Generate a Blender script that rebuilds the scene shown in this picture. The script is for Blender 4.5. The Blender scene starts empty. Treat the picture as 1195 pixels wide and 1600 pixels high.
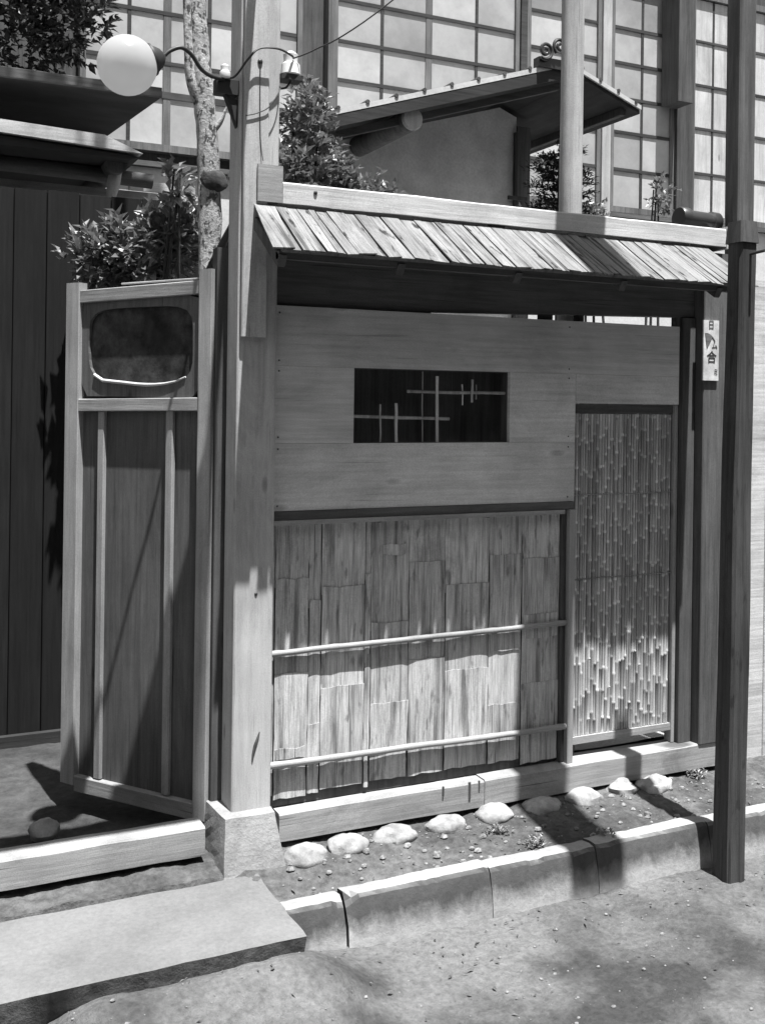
import bpy, math, random
from mathutils import Vector, Matrix, noise
C = bpy.context.scene.collection
S = bpy.context.scene
rnd = random.Random(7)
R = math.radians

# ------------------------------------------------------------------ camera
YAW, ROLL = R(25.5), R(0.754)
d = Vector((math.sin(YAW), math.cos(YAW), 0)); r = Vector((math.cos(YAW), -math.sin(YAW), 0)); u = Vector((0, 0, 1))
cx = r * math.cos(ROLL) + u * math.sin(ROLL)
cy = u * math.cos(ROLL) - r * math.sin(ROLL)
cam = bpy.data.cameras.new("camera"); co = bpy.data.objects.new("camera", cam); C.objects.link(co)
M = Matrix((cx, cy, -d)).transposed().to_4x4(); M.translation = Vector((0, -3.755, 1.7))
co.matrix_world = M
cam.sensor_fit = 'VERTICAL'; cam.sensor_height = 24; cam.lens = 24 * 1650 / 1600
cam.shift_y = (627.2 - 800) / 1600
cam.clip_start = .05; cam.clip_end = 500
S.camera = co

# ------------------------------------------------------------------ light
SUN = Vector((.03, -.277, 1)).normalized()            # direction towards the sun
w = bpy.data.worlds.new("World"); S.world = w; w.use_nodes = True
nt = w.node_tree; nt.nodes.clear()
sky = nt.nodes.new('ShaderNodeTexSky'); sky.sky_type = 'NISHITA'; sky.sun_disc = False
sky.sun_elevation = math.asin(SUN.z); sky.sun_rotation = math.atan2(SUN.x, SUN.y)
bw = nt.nodes.new('ShaderNodeRGBToBW'); bg = nt.nodes.new('ShaderNodeBackground'); ow = nt.nodes.new('ShaderNodeOutputWorld')
bg.inputs['Strength'].default_value = .09
nt.links.new(sky.outputs[0], bw.inputs[0]); nt.links.new(bw.outputs[0], bg.inputs[0]); nt.links.new(bg.outputs[0], ow.inputs[0])
sl = bpy.data.lights.new("sun", 'SUN'); sl.energy = 5.0; sl.angle = R(.55); sl.color = (1, 1, 1)
so = bpy.data.objects.new("sun", sl); C.objects.link(so); so.rotation_euler = (-SUN).to_track_quat('-Z', 'Y').to_euler()
so.location = (2, -6, 12)
S.view_settings.view_transform = 'Standard'; S.view_settings.look = 'None'; S.view_settings.gamma = 1
S.view_settings.use_curve_mapping = False
S.view_settings.exposure = 1.40

# ------------------------------------------------------------------ materials (a grey photograph: every colour is a grey)
def g(v): return (v, v, v, 1)
def base_mat(name, rough=.85):
    m = bpy.data.materials.new(name); m.use_nodes = True
    n = m.node_tree; b = n.nodes['Principled BSDF']; b.inputs['Roughness'].default_value = rough
    b.inputs['Specular IOR Level'].default_value = .25
    tc = n.nodes.new('ShaderNodeTexCoord'); oi = n.nodes.new('ShaderNodeObjectInfo')
    mul = n.nodes.new('ShaderNodeMath'); mul.operation = 'MULTIPLY'; mul.inputs[1].default_value = 41.7
    add = n.nodes.new('ShaderNodeVectorMath'); add.operation = 'ADD'
    n.links.new(oi.outputs['Random'], mul.inputs[0]); n.links.new(tc.outputs['Object'], add.inputs[0]); n.links.new(mul.outputs[0], add.inputs[1])
    return m, n, b, add.outputs[0], oi.outputs['Random']
def tex(n, co_, scale, detail=6, rough=.6, sc=(1, 1, 1), dist=0.0):
    mp = n.nodes.new('ShaderNodeMapping'); mp.inputs['Scale'].default_value = sc
    t = n.nodes.new('ShaderNodeTexNoise'); t.inputs['Scale'].default_value = scale; t.inputs['Detail'].default_value = detail
    t.inputs['Roughness'].default_value = rough; t.inputs['Distortion'].default_value = dist
    n.links.new(co_, mp.inputs['Vector']); n.links.new(mp.outputs[0], t.inputs['Vector'])
    return t.outputs['Fac']
def ramp(n, fac, stops):
    rp = n.nodes.new('ShaderNodeValToRGB'); cr = rp.color_ramp
    while len(cr.elements) > 1: cr.elements.remove(cr.elements[-1])
    cr.elements[0].position = stops[0][0]; cr.elements[0].color = g(stops[0][1])
    for p, v in stops[1:]:
        e = cr.elements.new(p); e.color = g(v)
    n.links.new(fac, rp.inputs[0]); return rp.outputs[0]
def mulc(n, a, b_, fac=1.0):
    mx = n.nodes.new('ShaderNodeMix'); mx.data_type = 'RGBA'; mx.blend_type = 'MULTIPLY'; mx.inputs[0].default_value = fac
    n.links.new(a, mx.inputs[6]); n.links.new(b_, mx.inputs[7]); return mx.outputs[2]
def bump(n, b, h, strength, dist=.01):
    bp = n.nodes.new('ShaderNodeBump'); bp.inputs['Strength'].default_value = strength; bp.inputs['Distance'].default_value = dist
    n.links.new(h, bp.inputs['Height']); n.links.new(bp.outputs[0], b.inputs['Normal'])
def wood(name, v, grain='v', contrast=.35, streak=.5, var=.12, rough=.85, bmp=.35, spots=0.0, freq=1.0, age=.6):
    m, n, b, co_, rn = base_mat(name, rough)
    sc = {'v': (1, 1, .05), 'h': (.05, .05, 1), 's': (1, .05, .05)}[grain]
    f1 = tex(n, co_, 60 * freq, 5, .65, sc); f2 = tex(n, co_, 14 * freq, 4, .6, sc, .6 if freq == 1 else .15); f3 = tex(n, co_, 3.0, 4, .6)
    c1 = ramp(n, f1, [(.3, v * (1 - contrast)), (.62, v * (1 + contrast * .45))])
    c2 = ramp(n, f2, [(.33, 1 - streak), (.5, 1.0), (.75, 1.0)])
    c3 = ramp(n, f3, [(.3, .8), (.7, 1.12)])
    c = mulc(n, mulc(n, c1, c2), c3)
    rv = ramp(n, rn, [(0, 1 - var), (1, 1 + var)])
    c = mulc(n, c, rv)
    if age:
        sl_ = {'v': (1, 1, .022), 'h': (.022, .022, 1), 's': (1, .022, .022)}[grain]
        c = mulc(n, c, ramp(n, tex(n, co_, 95, 2, .5, sl_, .1), [(.27, 1 - .75 * age), (.33, 1.0)]))      # drying cracks
        mp = n.nodes.new('ShaderNodeMapping'); mp.inputs['Scale'].default_value = {'v': (4, 4, 1.5), 'h': (1.5, 1.5, 4), 's': (4, 1.5, 1.5)}[grain]
        vo = n.nodes.new('ShaderNodeTexVoronoi'); vo.inputs['Scale'].default_value = 1.25
        n.links.new(co_, mp.inputs['Vector']); n.links.new(mp.outputs[0], vo.inputs['Vector'])
        c = mulc(n, c, ramp(n, vo.outputs['Distance'], [(.035, 1 - .7 * age), (.06, 1 - .35 * age), (.085, 1.06), (.13, 1.0)]))   # knots
        c = mulc(n, c, ramp(n, tex(n, co_, 5, 6, .75, {'v': (1, 1, .3), 'h': (.4, .4, 1), 's': (1, .3, .3)}[grain], .8), [(.36, 1 - .3 * age), (.5, 1.0)]))   # water stains
        c = mulc(n, c, ramp(n, tex(n, co_, 260, 2, .6), [(.3, .82), (.7, 1.14)]))                         # fine dust and pores
    if spots:
        f4 = tex(n, co_, 30, 3, .5, {'v': (1, 1, .3), 'h': (.3, .3, 1), 's': (1, .3, .3)}[grain])
        c = mulc(n, c, ramp(n, f4, [(.30, 1 - spots), (.38, 1.0)]))
    n.links.new(c, b.inputs['Base Color'])
    bump(n, b, f1, bmp, .004)
    return m
def rough_mat(name, v, scale=20, lo=.75, hi=1.2, big=1.2, blo=.75, bhi=1.2, rough=.95, bmp=.5, bd=.01, spots=0, spv=.4, tone=.0, sharp=.13):
    m, n, b, co_, rn = base_mat(name, rough)
    f1 = tex(n, co_, scale, 8, .7); f2 = tex(n, co_, big, 5, .6)
    c = mulc(n, ramp(n, f1, [(.3, v * lo), (.7, v * hi)]), ramp(n, f2, [(.49 - sharp, blo), (.49 + sharp, bhi)]))
    c = mulc(n, c, ramp(n, rn, [(0, 1 - tone), (1, 1 + tone * .6)]))
    if spots:
        f3 = tex(n, co_, scale * .8, 3, .5, (1, 1, .6), .3)
        c = mulc(n, c, ramp(n, f3, [(.5 - spots, spv), (.56 - spots, 1)]))
    n.links.new(c, b.inputs['Base Color']); bump(n, b, f1, bmp, bd)
    return m
def plain(name, v, rough=.5, spec=.5, metal=0):
    m, n, b, co_, rn = base_mat(name, rough)
    f = tex(n, co_, 12, 4, .6)
    n.links.new(ramp(n, f, [(.3, v * .9), (.7, v * 1.08)]), b.inputs['Base Color'])
    b.inputs['Specular IOR Level'].default_value = spec; b.inputs['Metallic'].default_value = metal
    return m

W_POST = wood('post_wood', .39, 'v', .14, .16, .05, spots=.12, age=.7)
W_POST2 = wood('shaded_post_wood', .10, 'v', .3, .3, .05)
W_BOARD = wood('board_wood', .52, 'h', .16, .12, .05, bmp=.12, age=.4)
W_SILL = wood('sill_wood', .28, 'h', .2, .2, .05, age=.9)
W_FRAME = wood('door_frame_wood', .28, 'v', .16, .2, .08)
W_FRAMEH = wood('door_rail_wood', .28, 'h', .16, .2, .08)
W_PANEL = wood('dark_panel_wood', .11, 'v', .25, .3, .1)
W_DARK = wood('dark_wood', .075, 'v', .3, .3, .1)
W_DARKH = wood('dark_beam_wood', .10, 'h', .3, .3, .1)
W_SOFFIT = wood('soffit_wood', .12, 's', .3, .3, .1)
W_BLACK = wood('blackened_wood', .035, 'h', .3, .3, .1)
W_GLOOM = wood('gloom_wood', .012, 'v', .4, .3, .25, rough=.9)  # near-black colour stands in for the dark shade inside the gate
MOTTLE = rough_mat('mottled_dark_panel', .03, 14, .3, 1.9, 5, .5, 1.5, bmp=.3)
W_SHINGLE = wood('shingle_wood', .19, 's', .34, .75, .12, bmp=1.0, spots=.85, freq=2.3, age=1.0)
W_RIDGE = wood('ridge_wood', .48, 'h', .2, .2, .05)
W_BARK = wood('bark_sheet', .48, 'v', .36, .6, .10, bmp=.6, spots=.45, freq=2.4, age=.9)
W_GREY = wood('grey_wood', .12, 'h', .3, .3, .1)
W_GREYV = wood('grey_post_wood', .14, 'v', .3, .3, .1)
W_POLE = wood('pole_wood', .055, 'v', .3, .6, .05, bmp=.8, spots=.4)
W_PEELED = wood('peeled_pole_wood', .42, 'v', .15, .2, .05)
W_BAR = wood('glazing_bar_wood', .05, 'h', .3, .3, .2)
BAMBOO = wood('bamboo', .43, 'v', .3, .35, .35, rough=.45, bmp=.1, spots=.3)
CANE = BAMBOO.copy(); CANE.name = 'cane'
def cane_nodes():
    n = CANE.node_tree; b = n.nodes['Principled BSDF']; src = b.inputs['Base Color'].links[0].from_socket
    at = n.nodes.new('ShaderNodeAttribute'); at.attribute_name = 'ring'; ad = n.nodes.new('ShaderNodeMath'); ad.operation = 'ADD'; ad.inputs[1].default_value = 1.15
    n.links.new(at.outputs['Fac'], ad.inputs[0]); sc = n.nodes.new('ShaderNodeVectorMath'); sc.operation = 'SCALE'
    n.links.new(src, sc.inputs[0]); n.links.new(ad.outputs[0], sc.inputs['Scale']); n.links.new(sc.outputs[0], b.inputs['Base Color'])
cane_nodes()
BAMBOOH = wood('bamboo_rail', .27, 'h', .2, .25, .1, rough=.5, bmp=.1)
SOIL = rough_mat('damp_soil', .085, 28, .45, 1.5, 3.0, .6, 1.35, bmp=1.0, bd=.02)
ROAD = rough_mat('dusty_road', .145, 48, .6, 1.28, 1.9, .34, 1.10, bmp=.9, sharp=.10, bd=.02)
COURT = rough_mat('courtyard_soil', .05, 22, .6, 1.4, 2.5, .7, 1.3, bmp=1.0, bd=.02)
STONE = rough_mat('slab_stone', .145, 70, .8, 1.12, 3, .85, 1.1, bmp=.5, bd=.006)
BASE = rough_mat('footing_stone', .255, 70, .8, 1.12, 9, .85, 1.08, bmp=.7, bd=.006)
GRIT = rough_mat('grit', .17, 26, .7, 1.2, 60, .5, 1.5)
PEBBLE = rough_mat('river_stone', .32, 34, .7, 1.15, 9, .62, 1.15, tone=.25, bmp=.7, bd=.006)
BROKEN = rough_mat('broken_stone', .12, 26, .5, 1.3, 9, .6, 1.2, bmp=1, bd=.02)
PLASTER = rough_mat('plaster', .68, 60, .85, 1.12, 3, .8, 1.15, bmp=.6, bd=.004)
PALE = rough_mat('pale_plaster', .48, 40, .9, 1.08, 2.5, .85, 1.1, bmp=.3, bd=.004)
PAPER = rough_mat('window_paper', .37, 30, .94, 1.04, 2.2, .78, 1.08, rough=.6, bmp=.05, tone=.32)
BARKT = rough_mat('mottled_bark', .42, 60, .45, 1.2, 7, .6, 1.15, bmp=1, bd=.012, spots=.10, spv=.22)
STEM = rough_mat('shrub_bark', .05, 40, .7, 1.3, 5, .8, 1.2)
def leaf_mat(name, v, rough, tr):
    m = plain(name, v, rough, .6); n = m.node_tree; b = n.nodes['Principled BSDF']; out_ = n.nodes['Material Output']
    t = n.nodes.new('ShaderNodeBsdfTranslucent'); t.inputs[0].default_value = g(v * 1.3); mx = n.nodes.new('ShaderNodeMixShader'); mx.inputs[0].default_value = tr
    n.links.new(b.outputs[0], mx.inputs[1]); n.links.new(t.outputs[0], mx.inputs[2]); n.links.new(mx.outputs[0], out_.inputs[0]); return m
LEAF = leaf_mat('glossy_leaf', .15, .34, .22)
LEAF2 = plain('dark_leaf', .045, .5, .35)
NEEDLE = plain('needle', .03, .6, .2)
IRON = plain('black_iron', .025, .5, .4)
PORCELAIN = plain('porcelain', .75, .2, .5)
def opal():
    m = bpy.data.materials.new('opal_glass'); m.use_nodes = True; n = m.node_tree; n.nodes.clear()
    df = n.nodes.new('ShaderNodeBsdfDiffuse'); tr_ = n.nodes.new('ShaderNodeBsdfTranslucent'); gl = n.nodes.new('ShaderNodeBsdfGlossy')
    df.inputs[0].default_value = g(.55); tr_.inputs[0].default_value = g(.70); gl.inputs[0].default_value = g(.9); gl.inputs['Roughness'].default_value = .15
    a = n.nodes.new('ShaderNodeMixShader'); b = n.nodes.new('ShaderNodeMixShader'); o = n.nodes.new('ShaderNodeOutputMaterial')
    a.inputs[0].default_value = .64; b.inputs[0].default_value = .04
    n.links.new(df.outputs[0], a.inputs[1]); n.links.new(tr_.outputs[0], a.inputs[2]); n.links.new(a.outputs[0], b.inputs[1]); n.links.new(gl.outputs[0], b.inputs[2]); n.links.new(b.outputs[0], o.inputs[0])
    return m
OPAL = opal()
INK = plain('ink', .03, .7, .2)
CARD = rough_mat('plaque_paint', .55, 40, .85, 1.1, 12, .7, 1.15, rough=.6, bmp=.1)
DARKTILE = plain('dark_glazed', .03, .35, .5)

def kerb_mat():
    m, n, b, co_, rn = base_mat('kerb_concrete', .95)
    f1 = tex(n, co_, 40, 8, .7); f2 = tex(n, co_, 4, 5, .6)
    c = mulc(n, ramp(n, f1, [(.3, .22), (.7, .32)]), ramp(n, f2, [(.35, .82), (.65, 1.1)]))
    # damp streaks that hang from the upper part of the face
    tc = n.nodes.new('ShaderNodeTexCoord'); sp = n.nodes.new('ShaderNodeSeparateXYZ'); n.links.new(tc.outputs['Object'], sp.inputs[0])
    st = tex(n, co_, 9, 5, .7, (1, .2, .55), .4)
    ad = n.nodes.new('ShaderNodeMath'); ad.operation = 'MULTIPLY_ADD'; ad.inputs[1].default_value = 7.0; n.links.new(sp.outputs['Z'], ad.inputs[0]); n.links.new(st, ad.inputs[2])
    geo = n.nodes.new('ShaderNodeNewGeometry'); sn = n.nodes.new('ShaderNodeSeparateXYZ'); n.links.new(geo.outputs['True Normal'], sn.inputs[0])
    up = ramp(n, sn.outputs['Z'], [(.5, 0.0), (.8, 1.0)])
    stain = ramp(n, ad.outputs[0], [(.30, 1.0), (.80, .22)])
    mx = n.nodes.new('ShaderNodeMix'); mx.data_type = 'RGBA'; n.links.new(up, mx.inputs[0]); n.links.new(stain, mx.inputs[6]); mx.inputs[7].default_value = g(1)
    c = mulc(n, c, mx.outputs[2])
    n.links.new(c, b.inputs['Base Color']); bump(n, b, f1, .6, .006)
    return m
KERB = kerb_mat()

# ------------------------------------------------------------------ geometry helpers
class MB:
    def __init__(s): s.v = []; s.f = []
    def add(s, vs, fs):
        o = len(s.v); s.v += [Vector(p) for p in vs]; s.f += [tuple(i + o for i in f) for f in fs]; return s
    def box(s, x0, x1, y0, y1, z0, z1, ch=.003):
        return s.beam(((x0 + x1) / 2, (y0 + y1) / 2, z0), ((x0 + x1) / 2, (y0 + y1) / 2, z1), abs(x1 - x0), abs(y1 - y0), (1, 0, 0), ch)
    def beam(s, p0, p1, wd, th, side=None, ch=.003, wd1=None, th1=None):
        """squared timber from p0 to p1; wd along side, th across it; chamfered long edges"""
        p0 = Vector(p0); p1 = Vector(p1); ax = (p1 - p0).normalized()
        side = Vector(side) if side is not None else (Vector((0, 0, 1)) if abs(ax.z) < .9 else Vector((1, 0, 0)))
        side = (side - ax * side.dot(ax)).normalized(); nrm = ax.cross(side)
        def ring(p, a, b):
            a /= 2; b /= 2; k = min(ch, a * .45, b * .45)
            pts = [(a - k, -b), (a, -b + k), (a, b - k), (a - k, b), (-a + k, b), (-a, b - k), (-a, -b + k), (-a + k, -b)]
            return [p + side * x + nrm * y for x, y in pts]
        vs = ring(p0, wd, th) + ring(p1, wd1 or wd, th1 or th)
        fs = [(i, (i + 1) % 8, 8 + (i + 1) % 8, 8 + i) for i in range(8)] + [tuple(range(7, -1, -1)), tuple(range(8, 16))]
        return s.add(vs, fs)
    def tube(s, path, rad, seg=10, cap=True):
        path = [Vector(p) for p in path]; n = len(path)
        if not hasattr(rad, '__len__'): rad = [rad] * n
        vs = []; prev = None
        for i, p in enumerate(path):
            t = (path[min(i + 1, n - 1)] - path[max(i - 1, 0)]).normalized()
            if prev is None: a = t.orthogonal().normalized()
            else: a = (prev - t * prev.dot(t)); a = a.normalized() if a.length > 1e-6 else t.orthogonal().normalized()
            prev = a; b = t.cross(a)
            vs += [p + (a * math.cos(2 * math.pi * k / seg) + b * math.sin(2 * math.pi * k / seg)) * rad[i] for k in range(seg)]
        fs = [(i * seg + k, i * seg + (k + 1) % seg, (i + 1) * seg + (k + 1) % seg, (i + 1) * seg + k) for i in range(n - 1) for k in range(seg)]
        if cap: fs += [tuple(range(seg - 1, -1, -1)), tuple(range((n - 1) * seg, n * seg))]
        return s.add(vs, fs)
    def prism(s, poly, off):
        """polygon (list of 3-D points) extruded by vector off"""
        off = Vector(off); n = len(poly); p = [Vector(q) for q in poly]
        return s.add(p + [q + off for q in p], [tuple(range(n - 1, -1, -1)), tuple(range(n, 2 * n))] + [(i, (i + 1) % n, n + (i + 1) % n, n + i) for i in range(n)])
    def ball(s, c, rx, ry, rz, seg=24, rings=14, jit=0, seed=0, flat=0):
        vs = []; c = Vector(c)
        for i in range(rings + 1):
            a = math.pi * i / rings
            for k in range(seg):
                b = 2 * math.pi * k / seg
                n = Vector((math.sin(a) * math.cos(b), math.sin(a) * math.sin(b), math.cos(a)))
                m = 1 + (jit * noise.noise(n * 1.3 + Vector((seed * 7.1, seed, 0))) + jit * .4 * noise.noise(n * 3.5 + Vector((seed, 0, 3)))) if jit else 1
                q = Vector((n.x * rx, n.y * ry, n.z * rz)) * m
                if flat and q.z < -flat * rz: q.z = -flat * rz
                vs.append(c + q)
        fs = [(i * seg + k, (i + 1) * seg + k, (i + 1) * seg + (k + 1) % seg, i * seg + (k + 1) % seg) for i in range(rings) for k in range(seg)]
        return s.add(vs, fs)
    def leaf(s, p, direc, up, ln, wd, fold=.25):
        direc = direc.normalized(); side = direc.cross(up)
        side = side.normalized() if side.length > 1e-4 else direc.orthogonal().normalized()
        nn = side.cross(direc)
        m = p + direc * ln * .45; t = p + direc * ln - nn * ln * .12
        l = m + side * wd / 2 + nn * wd * fold; q = m - side * wd / 2 + nn * wd * fold
        o = len(s.v); s.v += [p, l, t, q, m]
        s.f += [(o, o + 4, o + 1), (o + 4, o + 2, o + 1), (o, o + 3, o + 4), (o + 4, o + 3, o + 2)]

def world_origin(o):
    v = Vector(o.location)
    while o.parent is not None: o = o.parent; v += o.location
    return v
def obj(name, mb, mat, parent=None, smooth=False, origin=None, **props):
    xs = [p.x for p in mb.v]; ys = [p.y for p in mb.v]; zs = [p.z for p in mb.v]
    og = Vector(origin) if origin is not None else Vector(((min(xs) + max(xs)) / 2, (min(ys) + max(ys)) / 2, (min(zs) + max(zs)) / 2))
    me = bpy.data.meshes.new(name); me.from_pydata([p - og for p in mb.v], [], mb.f); me.validate()
    me.materials.append(mat)
    if smooth:
        for p in me.polygons: p.use_smooth = True
        try: me.set_sharp_from_angle(angle=R(40))
        except Exception: pass
    o = bpy.data.objects.new(name, me); C.objects.link(o)
    if parent is not None: o.parent = parent; o.location = og - world_origin(parent)
    else: o.location = og
    for k, v in props.items(): o[k] = v
    return o
def copy_of(o, name, loc, parent):
    c = o.copy(); c.name = name; C.objects.link(c); c.parent = parent
    c.location = Vector(loc) - (world_origin(parent) if parent is not None else Vector()); return c
def empty(name, loc, label=None, cat=None, group=None, parent=None, kind=None):
    o = bpy.data.objects.new(name, None); C.objects.link(o); o.empty_display_size = .1
    o.location = Vector(loc) - (world_origin(parent) if parent is not None else Vector())
    if parent is not None: o.parent = parent
    if label: o['label'] = label
    if cat: o['category'] = cat
    if group: o['group'] = group
    if kind: o['kind'] = kind
    return o
def B(x0, x1, y0, y1, z0, z1, ch=.003): return MB().box(x0, x1, y0, y1, z0, z1, ch)

# ------------------------------------------------------------------ ground
def sheet(name, xs, ys, zf, mat, **props):
    mb = MB(); nx, ny = len(xs), len(ys)
    mb.v = [Vector((x, y, zf(x, y))) for y in ys for x in xs]
    mb.f = [(j * nx + i, j * nx + i + 1, (j + 1) * nx + i + 1, (j + 1) * nx + i) for j in range(ny - 1) for i in range(nx - 1)]
    return obj(name, mb, mat, None, True, **props)
def lin(a, b, n): return [a + (b - a) * i / n for i in range(n + 1)]
def fbm(x, y, s, o=4): return noise.fractal(Vector((x * s, y * s, 3.7)), 1.0, 2.0, o)
sheet('ground', [-80, 80], [-80, 80], lambda x, y: -.30, ROAD, kind='structure')
def road_z(x, y):
    z = -.165 + .010 * fbm(x, y, 3.0) + .005 * fbm(x, y, 14) + .003 * fbm(x, y, 45)
    z += .138 * math.exp(-(max(0, abs(x - .9) - .3) / .2) ** 2 - ((y + .72) / .2) ** 2)
    return z
sheet('road', [-60, -20, -6, -3, -1.5] + lin(-.6, 4.2, 230) + [5, 6, 8, 20, 60], [-60, -20, -8, -5, -3.5] + lin(-2.6, -.47, 100), road_z, ROAD, kind='structure')
def strip_z(x, y):
    t = (y + .39) / .37
    z = -.012 + .034 * max(0, min(1.2, t)) + .010 * fbm(x, y, 7) + .006 * fbm(x, y, 24)
    if x < 1.2: z -= .03 * min(1, (1.2 - x) / .1) * (1 if y < -.15 else 0)
    z -= .02 * math.exp(-((x - 1.45) / .25) ** 2 - ((y + .33) / .08) ** 2)
    return z
sheet('soil_strip', [-20, -5, -1] + lin(-.2, 3.9, 205) + [6, 20], lin(-.40, .10, 30), strip_z, SOIL, kind='structure')
sheet('courtyard', [-20, -8, -2] + lin(-.6, 2.2, 60) + [4, 8, 20], lin(.08, 1.4, 40) + [2, 3, 6, 20], lambda x, y: .0 + .012 * fbm(x, y, 4) + .004 * fbm(x, y, 18), COURT, kind='structure')

BOUNCE = rough_mat('bounce_pale', .42, 60, .7, 1.15, 3, .85, 1.1, bmp=1, bd=.012)  # bright grey for the added bounce sheet
sheet('path', lin(1.75, 8, 60), lin(.45, 3.9, 40), lambda x, y: .022 + .006 * fbm(x, y, 6), BOUNCE, kind='structure')  # pale sheet added to bounce sunlight onto the porch wall
# kerb: a row of cast blocks
kerb = empty('kerb', (2, -.42, -.165), kind='structure')
kx = [-3.0, -2.1, -1.2, -.5, .3, .9, 1.459, 2.032, 2.504, 3.063, 3.65, 4.3, 5.0, 6.0, 7.0]
for i in range(len(kx) - 1):
    a, b = kx[i] + (.005 if i == 6 else .0014), kx[i + 1] - (.005 if i == 5 else .0014)
    dz = [0, .004, -.003, .0, .003, -.004, .004, -.003, .005, .0, -.003, .004, 0, 0][i]
    n = 24; mb = MB(); ring = 7
    for k in range(n + 1):
        x = a + (b - a) * k / n; e = min(k, n - k)
        j = .007 * fbm(x, 1.3, 5) + .004 * fbm(x, 2.1, 30)
        chip = (.010 * rnd.random() if e == 0 and rnd.random() < .5 else 0) + max(0, fbm(x, 9.3, 14) - .35) * .03
        if abs(x - 1.46) < .03: chip += .012
        pr = [(-.372 + j * .6, -.22), (-.372 + j * .6, -.004 + dz + j * .4), (-.415, .003 + dz + j * .5), (-.447 - j * .5 + chip * .6, .002 + dz + j * .5 - chip), (-.456 - j * .5 + chip * .4, -.010 + dz - chip * 1.2), (-.474 - j * .7, -.09), (-.492 + j, -.22)]
        mb.v += [Vector((x, y, z)) for y, z in pr]
    mb.f = [(k * ring + q, k * ring + q + 1, (k + 1) * ring + q + 1, (k + 1) * ring + q) for k in range(n) for q in range(ring - 1)]
    mb.f += [tuple(range(ring)), tuple(range((n + 1) * ring - 1, n * ring - 1, -1))]
    obj('kerb_block', mb, KERB, kerb, True, origin=((a + b) / 2, -.42, -.1))

# stone bridge slab in the lower left corner
mb = MB(); nx, ny = 50, 12; X0, X1, Y0, Y1 = -1.2, 1.238, -.655, -.172; top = .014
def slab_pt(i, j, lo):
    x = X0 + (X1 - X0) * i / nx; y = Y0 + (Y1 - Y0) * j / ny
    jx = .006 * fbm(x, y, 9); jy = .005 * fbm(x + 5, y, 7)
    if lo:
        br = .035 * fbm(x, 3.3, 9) + .02 * fbm(x, 7.7, 30)
        if j == 0: y += .012 + abs(br) * .8
        if i == nx: x -= .008 + abs(br) * .3
        return Vector((x + jx, y + jy, top - .125 + .02 * fbm(x, y, 8)))
    return Vector((x + (jx if i in (0, nx) else 0), y + (jy if j in (0, ny) else 0), top + .0025 * fbm(x, y, 5) - (.004 if j in (0, ny) or i in (0, nx) else 0)))
mb.v = [slab_pt(i, j, 0) for j in range(ny + 1) for i in range(nx + 1)] + [slab_pt(i, j, 1) for j in range(ny + 1) for i in range(nx + 1)]
W_ = nx + 1; H = W_ * (ny + 1)
mb.f = [(j * W_ + i, j * W_ + i + 1, (j + 1) * W_ + i + 1, (j + 1) * W_ + i) for j in range(ny) for i in range(nx)]
slab = obj('bridge_slab', mb, STONE, None, True, origin=(0, -.4, -.07), label='pale stone slab bridging the kerb in front of the open gate', category='stone slab')
mb2 = MB(); mb2.v = mb.v
mb2.f = [(H + j * W_ + i, H + (j + 1) * W_ + i, H + (j + 1) * W_ + i + 1, H + j * W_ + i + 1) for j in range(ny) for i in range(nx)]
edge = [(0, i) for i in range(nx)]
for i in range(nx):
    mb2.f += [(i, H + i, H + i + 1, i + 1), (ny * W_ + i + 1, H + ny * W_ + i + 1, H + ny * W_ + i, ny * W_ + i)]
for j in range(ny):
    mb2.f += [(j * W_, (j + 1) * W_, H + (j + 1) * W_, H + j * W_), (j * W_ + nx, H + j * W_ + nx, H + (j + 1) * W_ + nx, (j + 1) * W_ + nx)]
obj('broken_edge', mb2, BROKEN, slab, True)

# ------------------------------------------------------------------ the gate
gate = empty('gate', (1.25, 0, 0), 'roofed wooden gate wall with its left door leaf standing open', 'gate')
# post: tall, squared, with a board fixed on its face
obj('gate_post', B(1.179, 1.33, -.05, .08, .19, 3.75, .005), W_POST, gate, origin=(1.25, 0, 1.9))
obj('post_board', B(1.187, 1.281, -.0745, -.053, 1.93, 3.74, .004), W_POST, gate, origin=(1.23, -.06, 2.7))
obj('ridge_stop', B(1.236, 1.3335, -.088, -.0765, 2.425, 2.56, .002), W_SILL, gate, origin=(1.28, -.09, 2.5))
obj('scar', MB().tube([(1.283, -.0505, .475), (1.277, -.0505, .455), (1.266, -.0505, .425), (1.259, -.0505, .395), (1.256, -.0505, .368)], [.002, .005, .0065, .005, .003], 8), W_DARK, gate, True)
obj('dark_gap_strip', B(1.140, 1.205, .083, .15, .19, 2.27), W_DARK, gate)  # dark strip added to stand in for the dark gap by the post
obj('bolt', MB().ball((1.243, -.076, 2.935), .010, .006, .010, 12, 8), IRON, gate, True)
obj('nail', MB().ball((1.262, -.0505, .985), .006, .004, .006, 10, 6), IRON, gate, True)
obj('gate_post', B(-.33, -.18, -.05, .08, .19, 3.75, .005), W_POST, gate, origin=(-.25, 0, 1.9))
obj('shade_board', B(.45, 1.20, -.87, -.42, 3.42, 3.45), W_FRAME, gate)  # added above the view to shade the ground behind the threshold
obj('bracket', MB().beam((1.23, -.053, 3.45), (1.18, -.45, 3.47), .05, .03), W_FRAME, gate)  # arm added to hold the unseen shade board
# right post and dark jamb
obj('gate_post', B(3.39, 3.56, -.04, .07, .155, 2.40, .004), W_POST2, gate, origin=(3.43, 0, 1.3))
obj('door_jamb', B(3.314, 3.388, .012, .08, .156, 2.10, .003), W_DARK, gate)
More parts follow.
